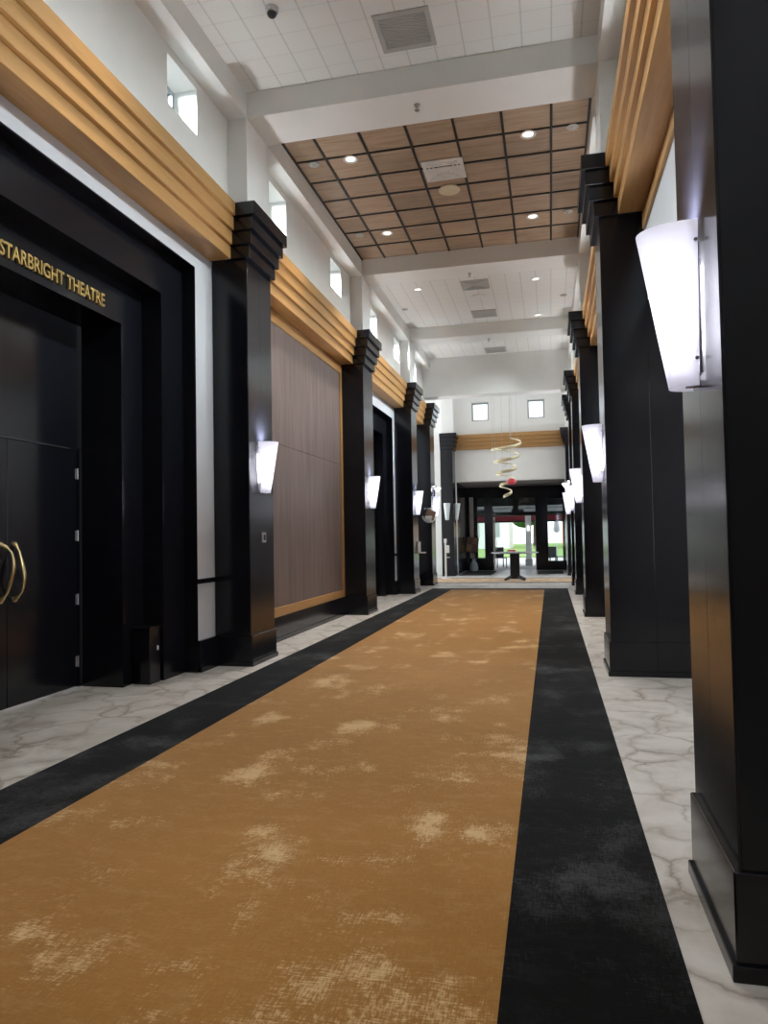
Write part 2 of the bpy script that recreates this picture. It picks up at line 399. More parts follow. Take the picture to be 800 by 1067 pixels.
# vestibule
m = MB(); m.box(-3.55, -3.35, ENDY + .3, DOORY + .1, 0, 3.5).box(.55, .75, ENDY + .3, DOORY + .1, 0, 3.5)
struct(m.build('wall_vestibule', M['black']), 'black side walls of the entrance vestibule', 'wall')
struct(MB().box(-3.34, .54, ENDY + .3, DOORY + .1, 3.40, 3.5).build('ceiling_vestibule', plain('grey_soffit', (.42, .40, .40), .7)), 'pale grey vestibule soffit', 'ceiling')

# ------------------------------------------------------------------ stepped gold cornices
def cornice(name, side, y0, y1, label):
    t = thing(name, label, 'cornice', (0, 0, 0), 0, 'gold stepped cornices')
    m = MB(); sg = 1 if side == 'left' else -1
    w = WL if side == 'left' else WR
    for k in range(4):
        x1 = w + sg * (.265 + .04 * k)
        w2 = w if k < 2 else (UL if sg > 0 else UR); a, b = min(w2, x1), max(w2, x1)
        e = .04 * (k + 1) + .001; m.box(a, b, y0 + (e if y0 > BACK else 0), y1 - e, ZK + .15 * k, ZK + .15 * (k + 1), .004)
    m.build('stepped_moulding', M['gold'], t)
    return t
LC = [(3.29, 7.69), (8.41, 12.99), (13.71, 17.78), (18.50, 20.68)]
RC = [(3.29, 7.65), (8.37, 12.96), (13.68, 17.59), (18.31, 20.63)]
cornice('cornice', 'left', *LC[0], 'gold stepped wood cornice above the theatre doorway')
cornice('cornice', 'left', *LC[1], 'gold stepped wood cornice above the grey wood wall panel')
cornice('cornice', 'left', *LC[2], 'gold stepped wood cornice above the second black portal on the left')
cornice('cornice', 'left', *LC[3], 'short gold cornice between the last two left columns before the cross hall')
cornice('cornice', 'right', *RC[0], 'gold stepped cornice at upper right beside the nearest column')
cornice('cornice', 'right', *RC[1], 'gold stepped cornice between the second and third right columns')
cornice('cornice', 'right', *RC[2], 'gold stepped cornice between the third and fourth right columns')
cornice('cornice', 'right', *RC[3], 'gold stepped cornice between the fourth and fifth right columns')
t = thing('cornice', 'gold stepped cornice across the far end wall above the entrance', 'cornice', (0, 0, 0), 0, 'gold stepped cornices')
m = MB()
for k in range(4): m.box(-3.30, .53, ENDY - .12 - .04 * k, ENDY, 4.56 + .135 * k, 4.56 + .135 * (k + 1), .004)
m.build('stepped_moulding', M['gold'], t)
# thin gold frame strip below the near right cornice
struct(MB().box(WR - .03, WR, 3.34, 7.66, 4.53, ZK, .003).build('trim_3', M['gold']), 'thin gold strip below the right cornice', 'trim')

# ------------------------------------------------------------------ columns
def make_column(full=False):
    t = thing('column', '', 'column')
    m = MB(); m.box(-.48, -.044, -.36, .36, .30, ZK + .02, .005)
    m.build('shaft', M['black'], t)
    # two thin raised boards leave a fine seam down the corridor face
    m = MB(); m.box(-.048, -.038, -.359, -.001, .34, ZK, .001).box(-.048, -.038, .001, .359, .34, ZK, .001)
    m.build('face_board', M['black'], t)
    m = MB(); m.box(-.48, -.019, -.374, .374, .0, .345, .006).box(-.48, -.004, -.388, .388, 0, .055, .004)
    m.build('base', M['black'], t)
    m = MB()
    for k in range(4):
        o = .04 * (k + 1); m.box(-.48 if k < 2 or full else -.283, -.028 + o, -.36 - o, .36 + o, ZK + .15 * k, ZK + .15 * (k + 1), .005)
    m.build('capital', M['black'], t)
    return t
proto = make_column(); proto_end = make_column(True)
first = set()
def column(x, y, rz, label, zs=1):
    src = proto_end if zs < 1 else proto; o = copy_tree(src) if src.name in first else src; first.add(src.name)
    o.location = (x, y, 0); o.rotation_euler = (0, 0, rz); o['label'] = label; o['group'] = 'black columns lining the corridor'
    o.scale = (1, 1, zs); return o
LN = ['first black column on the left, beside the theatre doorway', 'second black column on the left, past the wood wall panel',
      'third black column on the left, past the second portal', 'fourth black column on the left, with the white bowl holder']
RN = ['nearest black column at the right edge of the photo', 'second black column on the right, with a broad near face',
      'third black column on the right', 'fourth black column on the right', 'fifth black column on the right, before the cross hall']
for y, l in zip(LY, LN): column(XL, y, 0, l)
for y, l in zip(RY, RN): column(XR, y, PI, l)
column(XL, 2.93, 0, 'black column on the near left, outside the frame beside the viewer')
column(XL, ENDY - .38, 0, 'far grey-looking column left of the entrance opening', .962)
column(XR, ENDY - .38, PI, 'far column right of the entrance opening', .962)

# ------------------------------------------------------------------ wall sconces
def make_sconce(lit=True):
    t = thing('wall_sconce', '', 'sconce')
    rows = []
    for i in range(13):
        f = i / 12; z = .605 * f
        p = .095 + (.200 - .095) * f; w = .06 + (.12 - .06) * f
        rows.append([(p * math.sin(PI * j / 18) ** .8 + .012, w * math.cos(PI * j / 18), z) for j in range(19)])
    MB().grid(rows).build('glass_shade', M['shade'] if lit else M['shade_off'], t, True, .006)
    m = MB(); m.box(0, .010, -.05, .05, .05, .55, .003).box(0, .05, -.012, .012, .002, .03, .003)
    m.build('back_plate', M['steel'], t)
    if lit:
        MB().cyl((.065, 0, .30), .026, .026, .34, 12).build('lamp_tube', M['lamp'], t, True)
    for s in (-1, 1):
        for z in (.10, .53):
            w = .06 + .06 * z / .605
            MB().cyl((.02, s * (w + .002), z), .007, .007, .012, 8, 'Y').build('screw', M['steel'], t)
    return t
sc0 = make_sconce()
ZB = 1.995
def sconce(src, x, y, rz, label, first_one=False):
    o = src if first_one else copy_tree(src)
    o.location = (x, y, ZB); o.rotation_euler = (0, 0, rz); o['label'] = label; o['group'] = 'white glass wall sconces on the columns'
    return o
SF = .038
LSN = ['lit white sconce on the first left column, above the light switch', 'lit white sconce on the second left column beyond the wood panel',
       'lit white sconce on the third left column', 'lit white sconce on the fourth left column beside the bowl holder']
RSN = ['largest lit white sconce, on the nearest right column', 'lit white sconce on the second right column', 'lit white sconce on the third right column',
       'lit white sconce on the fourth right column', 'lit white sconce on the fifth right column, farthest on the right']
for i, (y, l) in enumerate(zip(LY, LSN)): sconce(sc0, XL - SF, y, 0, l, i == 0)
for y, l in zip(RY, RSN): sconce(sc0, XR + SF, y, PI, l)
sconce(sc0, XL - SF, 2.93, 0, 'lit white sconce added on the near left column outside the frame')  # unseen sconce added to brighten the beam fronts
sc1 = make_sconce(False)
sconce(sc1, XL - SF, ENDY - .38, 0, 'unlit sconce on the corridor side of the far left column', True)
sconce(sc1, XL - .26, ENDY - .76, -PI / 2, 'unlit sconce on the near face of the far left column')

# ------------------------------------------------------------------ theatre portal (left, first bay) and second portal
def portal(n, c, hw, heights, leafhw, label):
    """stepped black recess: casing face at -3.94, inner frame face at -4.17, doors at -4.65"""
    zo, zc, zi = heights; h0, h1, h2 = hw
    t = bpy.data.objects.new('door_%d' % n, None); COL.objects.link(t); t.location = (0, c, 0); tag(t, label, 'door', None, 'structure')
    def ring(name, xa, xb, oh, oz, ih, iz):
        m = MB(); m.box(xa, xb, -oh, -ih, 0, oz).box(xa, xb, ih, oh, 0, oz).box(xa, xb, -ih, ih, iz, oz)
        m.build(name, M['black'], t)
    ring('outer_casing', -4.3, -3.94, h0 + .0, zo + .0, h1, zc)
    ring('inner_casing', -4.62, -4.17, h1 + .02, zc + .02, h2, zi); ring('casing_bead', -4.2, -4.162, h2 + .035, zi + .035, h2 - .004, zi - .004)
    m = MB(); z0 = .345      # edge lining of the wall opening
    m.box(-4.0, WL + .012, h0 - .012, h0 + .002, 0, zo).box(-4.0, WL + .012, -h0 - .002, -h0 + .012, 0, zo).box(-4.0, WL + .012, -h0, h0, zo - .014, zo + .002)
    m.build('edge_lining', M['black'], t)
    m = MB(); m.box(-4.75, -4.66, -h2 - .1, h2 + .1, 2.385, zi + .1)
    m.build('transom_panel', M['black'], t)
    m = MB(); m.box(-4.75, -4.64, leafhw, h2 + .05, 0, 2.40).box(-4.75, -4.64, -h2 - .05, -leafhw, 0, 2.40).box(-4.75, -4.645, -leafhw, leafhw, 2.385, 2.40)
    m.build('door_frame', M['black'], t)
    for s in (-1, 1):
        a, b = sorted((s * .003, s * (leafhw - .004)))
        lf = MB().box(-4.71, -4.66, a, b, .008, 2.378, .003).build('door_leaf', M['black'], t)
        for z in (.255, .875, 1.515, 2.14):
            MB().cyl((-4.648, s * (leafhw - .006), z), .007, .007, .11, 10).box(-4.662, -4.657, s * (leafhw - .02) - .012, s * (leafhw - .02) + .012, z - .05, z + .05).build('hinge', M['steel'], lf)
        if n == 1:
            pts, rad = [], []
            N = 22
            for i in range(N + 1):
                u = i / N; z = 1.44 - .49 * u
                bow = math.sin(PI * u ** (1.45 if s > 0 else .66))
                x = -4.65 + .035 * min(1, 8 * u, 8 * (1 - u)) + .075 * bow
                y = s * (.085 - .02 * bow)
                pts.append((x, y, z)); rad.append(.011 + .013 * math.sin(PI * u) ** 2)
            rad[0] = rad[1] = .021; rad[-1] = rad[-2] = .021
            m = MB(); m.tube(pts, rad, 12, .8)
            for p in (pts[0], pts[-1]): m.cyl((-4.652, p[1], p[2]), .026, .022, .02, 14, 'X')
            h = m.build('handle', M['gold_metal'], lf, True); h['label'] = 'curved gold pull handle'
    struct_l = MB().cyl((-4.42, -.45, zi - .008), .05, .05, .016, 20).build('soffit_light', M['steel'], t)
    return t
p1 = portal(1, 5.43, (1.83, 1.37, .985), (4.49, 4.06, 3.645), .965, 'black double theatre doors in a stepped black portal')
portal(2, 15.71, (1.81, 1.38, 1.0), (4.40, 3.96, 3.55), .98, 'second black portal with double doors between left columns')

# gold lettering
cu = bpy.data.curves.new('lettering', 'FONT'); cu.body = 'STARBRIGHT THEATRE'; cu.size = .178; cu.extrude = .012; cu.offset = .0035; cu.space_character = 1.0
tmp = bpy.data.objects.new('lettering_source', cu); COL.objects.link(tmp)
bpy.context.view_layer.update()
me = bpy.data.meshes.new_from_object(tmp.evaluated_get(bpy.context.evaluated_depsgraph_get()))
bpy.data.objects.remove(tmp)
bm = bmesh.new(); bm.from_mesh(me); bmesh.ops.remove_doubles(bm, verts=bm.verts, dist=1e-5)
xs = [v.co.x for v in bm.verts]; ys = [v.co.y for v in bm.verts]
x0, x1, y0, y1 = min(xs), max(xs), min(ys), max(ys)
sign = thing('sign_lettering', 'gold raised theatre name lettering on the black portal header', 'sign', (-4.17, 4.755, 3.722))
sx, sy = 1.37 / (x1 - x0), .125 / (y1 - y0)
seen = set(); comps = []
for v in bm.verts:
    if v in seen: continue
    st = [v]; seen.add(v); c = []
    while st:
        a = st.pop(); c.append(a)
        for e in a.link_edges:
            b = e.other_vert(a)
            if b not in seen: seen.add(b); st.append(b)
    comps.append(c)
comps.sort(key=lambda c: min(v.co.x for v in c))
for c in comps:
    idx = {v: i for i, v in enumerate(c)}
    vs = [(max(0, v.co.z + .012) * .9, (v.co.x - x0) * sx, (v.co.y - y0) * sy) for v in c]
    fs = [[idx[v] for v in f.verts] for f in bm.faces if f.verts[0] in idx]
    lm = bpy.data.meshes.new('letter'); lm.from_pydata(vs, [], fs); lm.materials.append(M['letter_gold'])
    o = bpy.data.objects.new('letter', lm); COL.objects.link(o); o.parent = sign
bm.free()

# black box at the foot of the portal
t = thing('floor_box', 'small upright black box on the marble beside the theatre portal', 'box', (-4.055, 6.655, 0), 0)
MB().box(-.095, .095, -.085, .115, 0, .575, .006).build('cabinet', M['black'], t)
MB().box(-.102, .102, -.092, .122, .555, .583, .004).build('lid', M['black'], t)
MB().box(.093, .1, .05, .075, .33, .375, .002).build('badge', M['plastic'], t)

# grey wood wall panel
t = thing('wood_panelling', 'tall grey brown wood grain wall panel in a gold frame', 'panel', (WL, 8.43, .345))
MB().box(0, .02, 0, 4.55, .11, 2.46, .002).build('lower_board', M['panel'], t)
MB().box(0, .02, 0, 4.55, 2.466, 4.20, .002).build('upper_board', M['panel'], t)
m = MB(); m.box(0, .035, 0, 4.55, 0, .13, .004).box(0, .035, 0, 4.55, 4.18, 4.36, .004).box(0, .035, 4.42, 4.55, .13, 4.18, .004).box(0, .035, 0, .13, .13, 4.18, .004)
m.build('frame', M['gold'], t)

# light switch
t = thing('light_switch', 'grey switch plate below the sconce on the first left column', 'switch', (XL - SF, 8.09, 1.466))
MB().box(0, .012, -.055, .055, -.06, .06, .004).build('plate', M['steel'], t)
MB().box(.01, .02, -.02, .02, -.035, .035, .003).build('rocker', M['dark_plastic'], t)

# ------------------------------------------------------------------ carpets
t = thing('carpet_runner', 'long gold carpet runner with black borders down the corridor', 'carpet')
MB().box(-2.60, -.19, BACK + .1, 19.02, 0, .011).build('gold_field', M['carpet_gold'], t)
m = MB(); m.box(-3.17, -2.60, BACK + .1, 19.02, 0, .0112).box(-.19, .40, BACK + .1, 19.02, 0, .0112).box(-3.17, .40, 19.02, 19.5, 0, .0112)
m.build('border', M['carpet_black'], t)
t = thing('carpet_runner', 'gold cross runner with dark edges under the pedestal table', 'carpet')
MB().box(-7.5, 5, 22.0, 24.1, 0, .011).build('gold_field', M['carpet_gold'], t)
m = MB(); m.box(-7.5, 5, 21.85, 22.0, 0, .0112).box(-7.5, 5, 24.1, 24.3, 0, .0112)
m.build('border', M['carpet_black'], t)
tag(MB().box(-3.25, -2.1, 25.9, 29.0, 0, .012, .003).build('door_mat', M['rubber']), 'dark entrance mat on the left before the sidelight', 'mat', 'dark entrance mats')
tag(MB().box(-.50, .42, 26.7, 28.6, 0, .012, .003).build('door_mat', M['rubber']), 'dark entrance mat on the right before the sidelight', 'mat', 'dark entrance mats')

# ------------------------------------------------------------------ ceiling fixtures
def downlight():
    t = thing('downlight', '', 'downlight')
    MB().lathe([(.07, 0), (.105, 0), (.105, -.012), (.085, -.016), (.07, -.004)], 28).build('trim_ring', M['plastic'], t, True)
    MB().cyl((0, 0, -.002), .068, .068, .006, 24).build('lens', M['lens'], t)
    return t
dl = downlight(); dfirst = [True]
def put_dl(x, y, lab, e=250):
    o = dl if dfirst[0] else copy_tree(dl); dfirst[0] = False
    o.location = (x, y, ZC); o['label'] = lab; o['group'] = 'recessed ceiling downlights'
    li = bpy.data.lights.new('downlight_beam', 'SPOT'); li.energy = e; li.spot_size = 1.45; li.spot_blend = .8; li.shadow_soft_size = .06; li.color = (1, .93, .84)
    lo = bpy.data.objects.new('downlight_beam', li); COL.objects.link(lo); lo.location = (x, y, ZC - .03)
for x, y, l in ((-2.575, 9.49, 'recessed downlight in the walnut ceiling, near left'), (-2.62, 12.0, 'recessed downlight in the walnut ceiling, far left'),
                (-.155, 9.49, 'recessed downlight in the walnut ceiling, near right'), (-.155, 12.0, 'recessed downlight in the walnut ceiling, far right'),
                (-2.62, 14.95, 'recessed downlight in the white ceiling beyond the walnut bay, near left'), (-.165, 15.0, 'recessed downlight in the white ceiling beyond the walnut bay, near right'),
                (-.165, 17.5, 'recessed downlight in the white ceiling beyond the walnut bay, far right')):
    put_dl(x, y, l)
for x, y, l in ((-2.60, 4.9, 'unseen downlight added in the near white ceiling, left, above the frame'), (-.155, 4.9, 'unseen downlight added in the near white ceiling, right, above the frame'),
                (-2.60, 1.2, 'unseen downlight added overhead on the left'), (-.155, 1.2, 'unseen downlight added overhead on the right')):
    put_dl(x, y, l, 170 if y > 3 else 140)  # out-of-view downlights added to brighten the foreground
def washer(x, y, lab):
    t = thing('eyeball_light', lab, 'downlight', (x, y, ZC), 0, 'small adjustable ceiling lights')
    MB().lathe([(.045, 0), (.075, 0), (.075, -.01), (.05, -.014)], 24).build('trim_ring', M['grille'], t, True)
    MB().ball((0, 0, -.004), .044, (1, 1, .5)).build('eyeball', M['grille'], t, True)
washer(-3.11, 9.5, 'small eyeball light in the walnut ceiling, near left edge'); washer(-3.10, 11.96, 'small eyeball light in the walnut ceiling, far left edge')
washer(.41, 9.46, 'small eyeball light in the walnut ceiling, near right edge'); washer(.41, 11.97, 'small eyeball light in the walnut ceiling, far right edge')
washer(.41, 16.2, 'small eyeball light in the white ceiling, right edge beyond the walnut bay'); washer(-3.15, 16.2, 'small eyeball light in the white ceiling, left edge beyond the walnut bay')
def diffuser(name, x, y, lab, mface, hw=.29):
    t = thing(name, lab, 'vent', (x, y, ZC), 0, 'square ceiling vents')
    m = MB(); m.box(-hw, hw, -hw, -hw + .05, -.012, 0).box(-hw, hw, hw - .05, hw, -.012, 0).box(-hw, -hw + .05, -hw + .05, hw - .05, -.012, 0).box(hw - .05, hw, -hw + .05, hw - .05, -.012, 0)
    m.build('frame', mface, t)
    m = MB()
    if name == 'air_diffuser':
        for q in (.21, .15, .09): m.box(-q, q, -q, -q + .02, -.014, -.003).box(-q, q, q - .02, q, -.014, -.003).box(-q, -q + .02, -q, q, -.014, -.003).box(q - .02, q, -q, q, -.014, -.003)
        m.box(-hw + .04, hw - .04, -hw + .04, hw - .04, -.004, 0)
    else:
        for i in range(16):
            yy = -hw + .06 + (2 * hw - .12) * i / 15; m.box(-hw + .05, hw - .05, yy - .010, yy + .010, -.011, -.002)
        m.box(-hw + .04, hw - .04, -hw + .04, hw - .04, -.002, 0)
    m.build('face', mface, t)
diffuser('air_diffuser', -1.355, 10.11, 'white square air diffuser in the walnut ceiling', M['plastic'])
diffuser('return_grille', -1.34, 7.18, 'grey square return grille in the near white ceiling', M['grille'])
diffuser('return_grille', -1.40, 18.0 - .95, 'grey square return grille in the white ceiling beyond the walnut bay', M['grille'])
diffuser('air_diffuser', -1.41, 15.0, 'white square diffuser in the white ceiling beyond the walnut bay', M['grille'])
diffuser('return_grille', -1.39, 20.5, 'grey square grille in the last white ceiling bay', M['grille'])
t = thing('ceiling_speaker', 'round cream ceiling speaker in the walnut ceiling beside the diffuser', 'speaker', (-1.365, 10.73, ZC))
MB().lathe([(.14, 0), (.165, 0), (.165, -.014), (.14, -.018)], 32).build('trim_ring', plain('cream', (.72, .66, .5), .6), t, True)
MB().cyl((0, 0, -.006), .142, .142, .014, 32).build('grille', plain('cream2', (.68, .6, .44), .7), t)
t = thing('ceiling_speaker', 'round cream ceiling speaker in the white ceiling beyond the walnut bay', 'speaker', (-1.40, 15.75, ZC))
MB().lathe([(.14, 0), (.165, 0), (.165, -.014), (.14, -.018)], 32).build('trim_ring', M['plastic'], t, True)
MB().cyl((0, 0, -.006), .142, .142, .014, 32).build('grille', bpy.data.materials['cream2'], t)
t = thing('dome_camera', 'small chrome dome camera on the near white ceiling', 'camera', (-2.56, 6.55, ZC))
MB().lathe([(.03, 0), (.065, 0), (.062, -.04), (.05, -.05)], 24).build('housing', M['steel'], t, True)
MB().ball((0, 0, -.05), .048).build('lens_dome', M['dark_plastic'], t, True)
for x, y, l in ((-1.37, 8.0, 'sprinkler head under the near white beam'), (-1.37, 13.5, 'sprinkler head under the second white beam'), (-1.4, 18.2, 'sprinkler head under the third white beam')):
    t = thing('sprinkler_head', l, 'sprinkler', (x, y, ZS), 0, 'sprinkler heads under the beams')
    MB().cyl((0, 0, -.006), .035, .035, .012, 16).build('escutcheon', M['steel'], t)
    MB().cyl((0, 0, -.035), .012, .012, .06, 10).cyl((0, 0, -.066), .03, .03, .006, 16).build('nozzle', M['steel'], t)

# ------------------------------------------------------------------ far end: entrance doors
black = M['black']
t = bpy.data.objects.new('door_3', None); COL.objects.link(t); t.location = (0, DOORY, 0); tag(t, 'black glazed entrance doors with sidelights at the far end', 'door', None, 'structure')
m = MB()
m.box(-3.4, -2.92, -.06, .06, 0, 3.42).box(-2.92, -2.63, -.06, .06, 2.96, 3.42).box(-2.92, -2.63, -.06, .06, 0, .5).box(-2.63, -2.30, -.1, .08, 0, 3.42)
m.box(-2.30, -.58, -.06, .06, 2.94, 3.42).box(-2.30, -.58, -.06, .06, 2.20, 2.36).box(-1.47, -1.25, -.05, .05, 2.36, 2.94)
m.box(-.58, -.10, -.1, .08, 0, 3.42).box(-.10, .55, -.06, .06, 2.87, 3.42).box(-.10, .55, -.06, .06, 0, .36).box(.50, .56, -.06, .06, .3, 2.9)
m.box(-.10, .55, -.05, .05, 2.26, 2.32).box(-2.92, -2.63, -.05, .05, 2.28, 2.33)
m.build('door_frame', black, t)
m = MB(); m.box(-3.24, -3.08, -.075, -.06, .5, 3.0, .003)
m.build('metal_strip', M['steel'], t)
for x0, x1, z0, z1 in ((-2.92, -2.63, .5, 2.28), (-2.92, -2.63, 2.33, 2.96), (-2.30, -1.47, 2.36, 2.94), (-1.25, -.58, 2.36, 2.94), (-.10, .5, .36, 2.26), (-.10, .5, 2.32, 2.87)):
    MB().box(x0, x1, -.005, .005, z0, z1).build('pane', M['glass'], t)
for s, hx in ((1, -2.295), (-1, -.585)):
    # leaves stand open outward
    lf = MB(); a = hx; lf.box(a - .025, a + .025, .08, .18, .01, 2.18).box(a - .025, a + .025, .78, .86, .01, 2.18).box(a - .025, a + .025, .18, .78, .01, .2).box(a - .025, a + .025, .18, .78, 2.06, 2.18)
    lf = lf.build('door_leaf', M['steel'], t)
    MB().box(a - .004, a + .004, .18, .78, .2, 2.06).build('pane', M['glass'], lf)
    MB().tube([(a + s * .03, .74, .8), (a + s * .075, .74, .84), (a + s * .075, .74, 1.3), (a + s * .03, .74, 1.34)], .012, 8).build('handle', M['steel'], lf)

# round pedestal table
t = thing('pedestal_table', 'round grey pedestal table standing before the entrance doors', 'table', (-1.11, 22.9, .011))
MB().lathe([(.0001, .845), (.70, .845), (.735, .853), (.735, .874), (.725, .882), (.0001, .882)], 48).build('table_top', M['tabletop'], t, True)
MB().box(-.145, .145, -.145, .145, .05, .845, .012).build('pedestal', M['dark_plastic'], t)
for k in range(4):
    a = PI / 4 + k * PI / 2
    m = MB(); d = Vector((math.cos(a), math.sin(a), 0))
    m.tube([d * .08 + Vector((0, 0, .11)), d * .22 + Vector((0, 0, .10)), d * .33 + Vector((0, 0, .06)), d * .42 + Vector((0, 0, .035))], [.05, .045, .04, .034], 12)
    m.build('foot', M['dark_plastic'], t, True)
t = thing('brochure_stack', 'red and white leaflets lying on the round table', 'leaflets', (-1.22, 22.75, .893))
MB().box(-.16, .16, -.11, .11, 0, .03, .003).build('white_leaflets', M['cloth'], t)
MB().box(-.10, .15, -.08, .1, .03, .075, .004).build('red_leaflets', M['red'], t)

# hanging spiral mobile above the table
t = thing('hanging_mobile', 'pale gold spiral ribbon mobile hanging above the round table', 'mobile', (-1.32, 23, 0))
N = 220; L, R = [], []
for i in range(N + 1):
    u = i / N; a = -1.2 + u * 2 * PI * 4.6
    r = .40 * (1 - u) ** .9 + .13; z = 4.42 - 1.78 * u
    w = .036 + .016 * math.sin(a * 1.0)
    L.append((r * math.cos(a), r * math.sin(a), z - w)); R.append((r * math.cos(a) * .92, r * math.sin(a) * .92, z + w))
MB().grid([L, R]).build('spiral_ribbon', M['ribbon'], t, True, .01)
tt = MB()
for i in (0, 18, 36, 54, 84, 120, 160):
    a = R[i]; tt.tube([(a[0], a[1], a[2]), (a[0], a[1], ZC + .05)], .004, 6)
tt.build('hanging_wires', M['wire'], t)
MB().lathe([(.02, -.09), (.10, -.06), (.15, .0), (.13, .06), (.07, .10), (.02, .11)], 20, (.17, -.05, 3.10)).build('red_flower', M['red'], t, True)

# dome cameras on the columns
for x, y, s, l in ((XL - SF, 21.2, 1, 'white dome camera on the fourth left column above its sconce'), (XR + SF, 21.2, -1, 'white dome camera on the fifth right column')):
    t = thing('dome_camera', l, 'camera', (x, y, 2.84), 0 if s > 0 else PI, 'white dome cameras')
    MB().box(0, .10, -.05, .05, .05, .11, .008).build('bracket', M['plastic'], t)
    MB().lathe([(.03, .06), (.10, .05), (.105, .0), (.06, -.02)], 24, (.12, 0, 0)).build('housing', M['plastic'], t, True)
    MB().ball((.12, 0, -.015), .07).build('lens_dome', M['grille'], t, True)
# white bowl holder with a tilted square card, on the near face of the fourth left column
t = thing('bowl_holder', 'white half bowl holder with a tilted brown square on the fourth left column', 'holder', (-3.42, LY[3] - .38, 2.02))
rows = []
for i in range(9):
    th = PI / 2 * i / 8
    rows.append([(.2 * math.cos(th) * math.cos(PI + PI * j / 16), .2 * math.cos(th) * math.sin(PI + PI * j / 16) - .0, -.19 * math.sin(th)) for j in range(17)])
MB().grid(rows).build('bowl', M['plastic'], t, True, .012)
m = MB(); m.box(-.15, .13, -.02, .02, -.14, .14, .006); o = m.build('square_card', M['brown2'], t); o.location = (.07, -.16, .03); o.rotation_euler = (.25, .32, .15)
m = MB(); m.box(-.17, -.14, -.03, .03, -.16, .16, .004); q = m.build('dark_edge', M['dark_plastic'], t); q.location = (.07, -.16, .03); q.rotation_euler = (.25, .32, .15)
MB().box(-.12, .14, -.17, -.13, .2, .235, .004).build('top_tab', M['plastic'], t)
# sanitizer bracket on the third left column
t = thing('sanitizer_dispenser', 'white dispenser with drip tray on the third left column', 'dispenser', (XL - SF, LY[2] + .2, 1.0))
MB().box(0, .07, -.06, .06, .03, .30, .012).build('body', M['plastic'], t)
MB().box(0, .21, -.06, .06, 0, .035, .008).build('drip_tray', M['plastic'], t)
# free-standing sanitizer post
t = thing('sanitizer_stand', 'white sanitizer post standing before the far left column', 'stand', (-3.46, 24.1, .0))
MB().cyl((0, 0, .012), .16, .15, .024, 24).build('foot_plate', M['plastic'], t)
MB().box(-.03, .03, -.02, .02, .02, 1.28, .006).build('post', M['plastic'], t)
MB().box(.03, .13, -.06, .06, .86, 1.12, .025).build('dispenser', M['plastic'], t)
MB().box(.0, .14, -.06, .06, .70, .72, .004).build('drip_tray', M['plastic'], t)
MB().box(-.05, .05, -.012, .012, 1.2, 1.34, .01).build('sign_plate', M['plastic'], t)
# brown board on easel with a bag
t = thing('display_easel', 'brown patchwork board on a black easel left of the entrance doors', 'easel', (-3.08, 29.15, 0))
o = MB().box(-.24, .24, -.02, .02, -.30, .30, .006).build('board', M['brown'], t); o.location = (0, -.05, 1.06); o.rotation_euler = (-.12, .10, 0)
for a, b in (((-.215, .0), (-.275, .0)), ((.005, .22), (.01, .27))):
    q = MB().box(a[0], a[1], -.026, -.02, b[0], b[1], .002).build('tan_square', M['brown2'], o)
for x0, y0 in ((-.2, -.08), (.2, -.08), (0, .35)):
    MB().tube([(x0 * .3, 0, 1.2), (x0, y0 - .08 if x0 else y0, .0)], .014, 8).build('leg', M['dark_plastic'], t)
MB().box(-.22, .22, -.12, -.06, .73, .76).build('ledge', M['dark_plastic'], t)
t = thing('shopping_bag', 'pale blue bag on the floor in front of the brown easel board', 'bag', (-3.0, 28.75, .0))
MB().lathe([(.09, 0), (.15, .03), (.17, .16), (.13, .32), (.06, .42), (.075, .5)], 18).build('bag_body', M['blue_bag'], t, True)
MB().tube([(-.05, 0, .48), (-.03, 0, .6), (.03, 0, .6), (.05, 0, .48)], .008, 6).build('bag_handle', M['blue_bag'], t)

# ------------------------------------------------------------------ outside
struct(MB().box(-60, 60, 29.95, 46, -.14, -.02).build('ground_patio', M['concrete']), 'pale concrete patio outside the doors', 'ground')
struct(MB().box(-80, 80, 46, 110, -.2, .05).build('ground_lawn', M['grass']), 'bright green lawn beyond the patio', 'ground')
t = thing('canopy', 'dark entrance canopy with a maroon fascia outside the doors', 'canopy', (-1.2, 33.5, 0))
MB().box(-6, 6, -3.4, 1.6, 2.62, 3.6).build('roof_slab', M['dark_plastic'], t)
MB().box(-1.3, -.5, -.5, -.38, 2.46, 2.6).box(-.62, -.5, -.5, -.38, 2.6, 2.62).box(.05, .75, -.5, -.38, 2.46, 2.6).box(1.1, 1.75, -.5, -.38, 2.46, 2.6).build('white_beam', M['cloth'], t)
MB().box(.05, .3, -.44, -.3, 2.5, 2.62).build('warm_lantern', M['gold'], t)
MB().box(-6, 6, 1.6, 1.75, 2.02, 2.7).build('fascia', M['dark_plastic'], t)
MB().box(-6, 6, 1.54, 1.6, 2.10, 2.34).build('fascia_stripe', M['maroon'], t)
for x in (-4.7, 3.4):
    MB().box(x - .15, x + .15, 1.2, 1.5, -.02, 2.61, .01).build('post', M['dark_plastic'], t)
t = thing('patio_column', 'white square column with a wall lantern outside the doors', 'column', (-1.0, 34, -.02))
MB().box(-.13, .13, -.13, .13, .3, 2.61, .01).build('shaft', M['cloth'], t)
MB().box(-.16, .16, -.16, .16, 0, .32, .01).build('base', M['grille'], t)
MB().box(-.05, .05, -.2, -.13, 1.62, 1.85, .01).build('lantern', M['lens'], t)
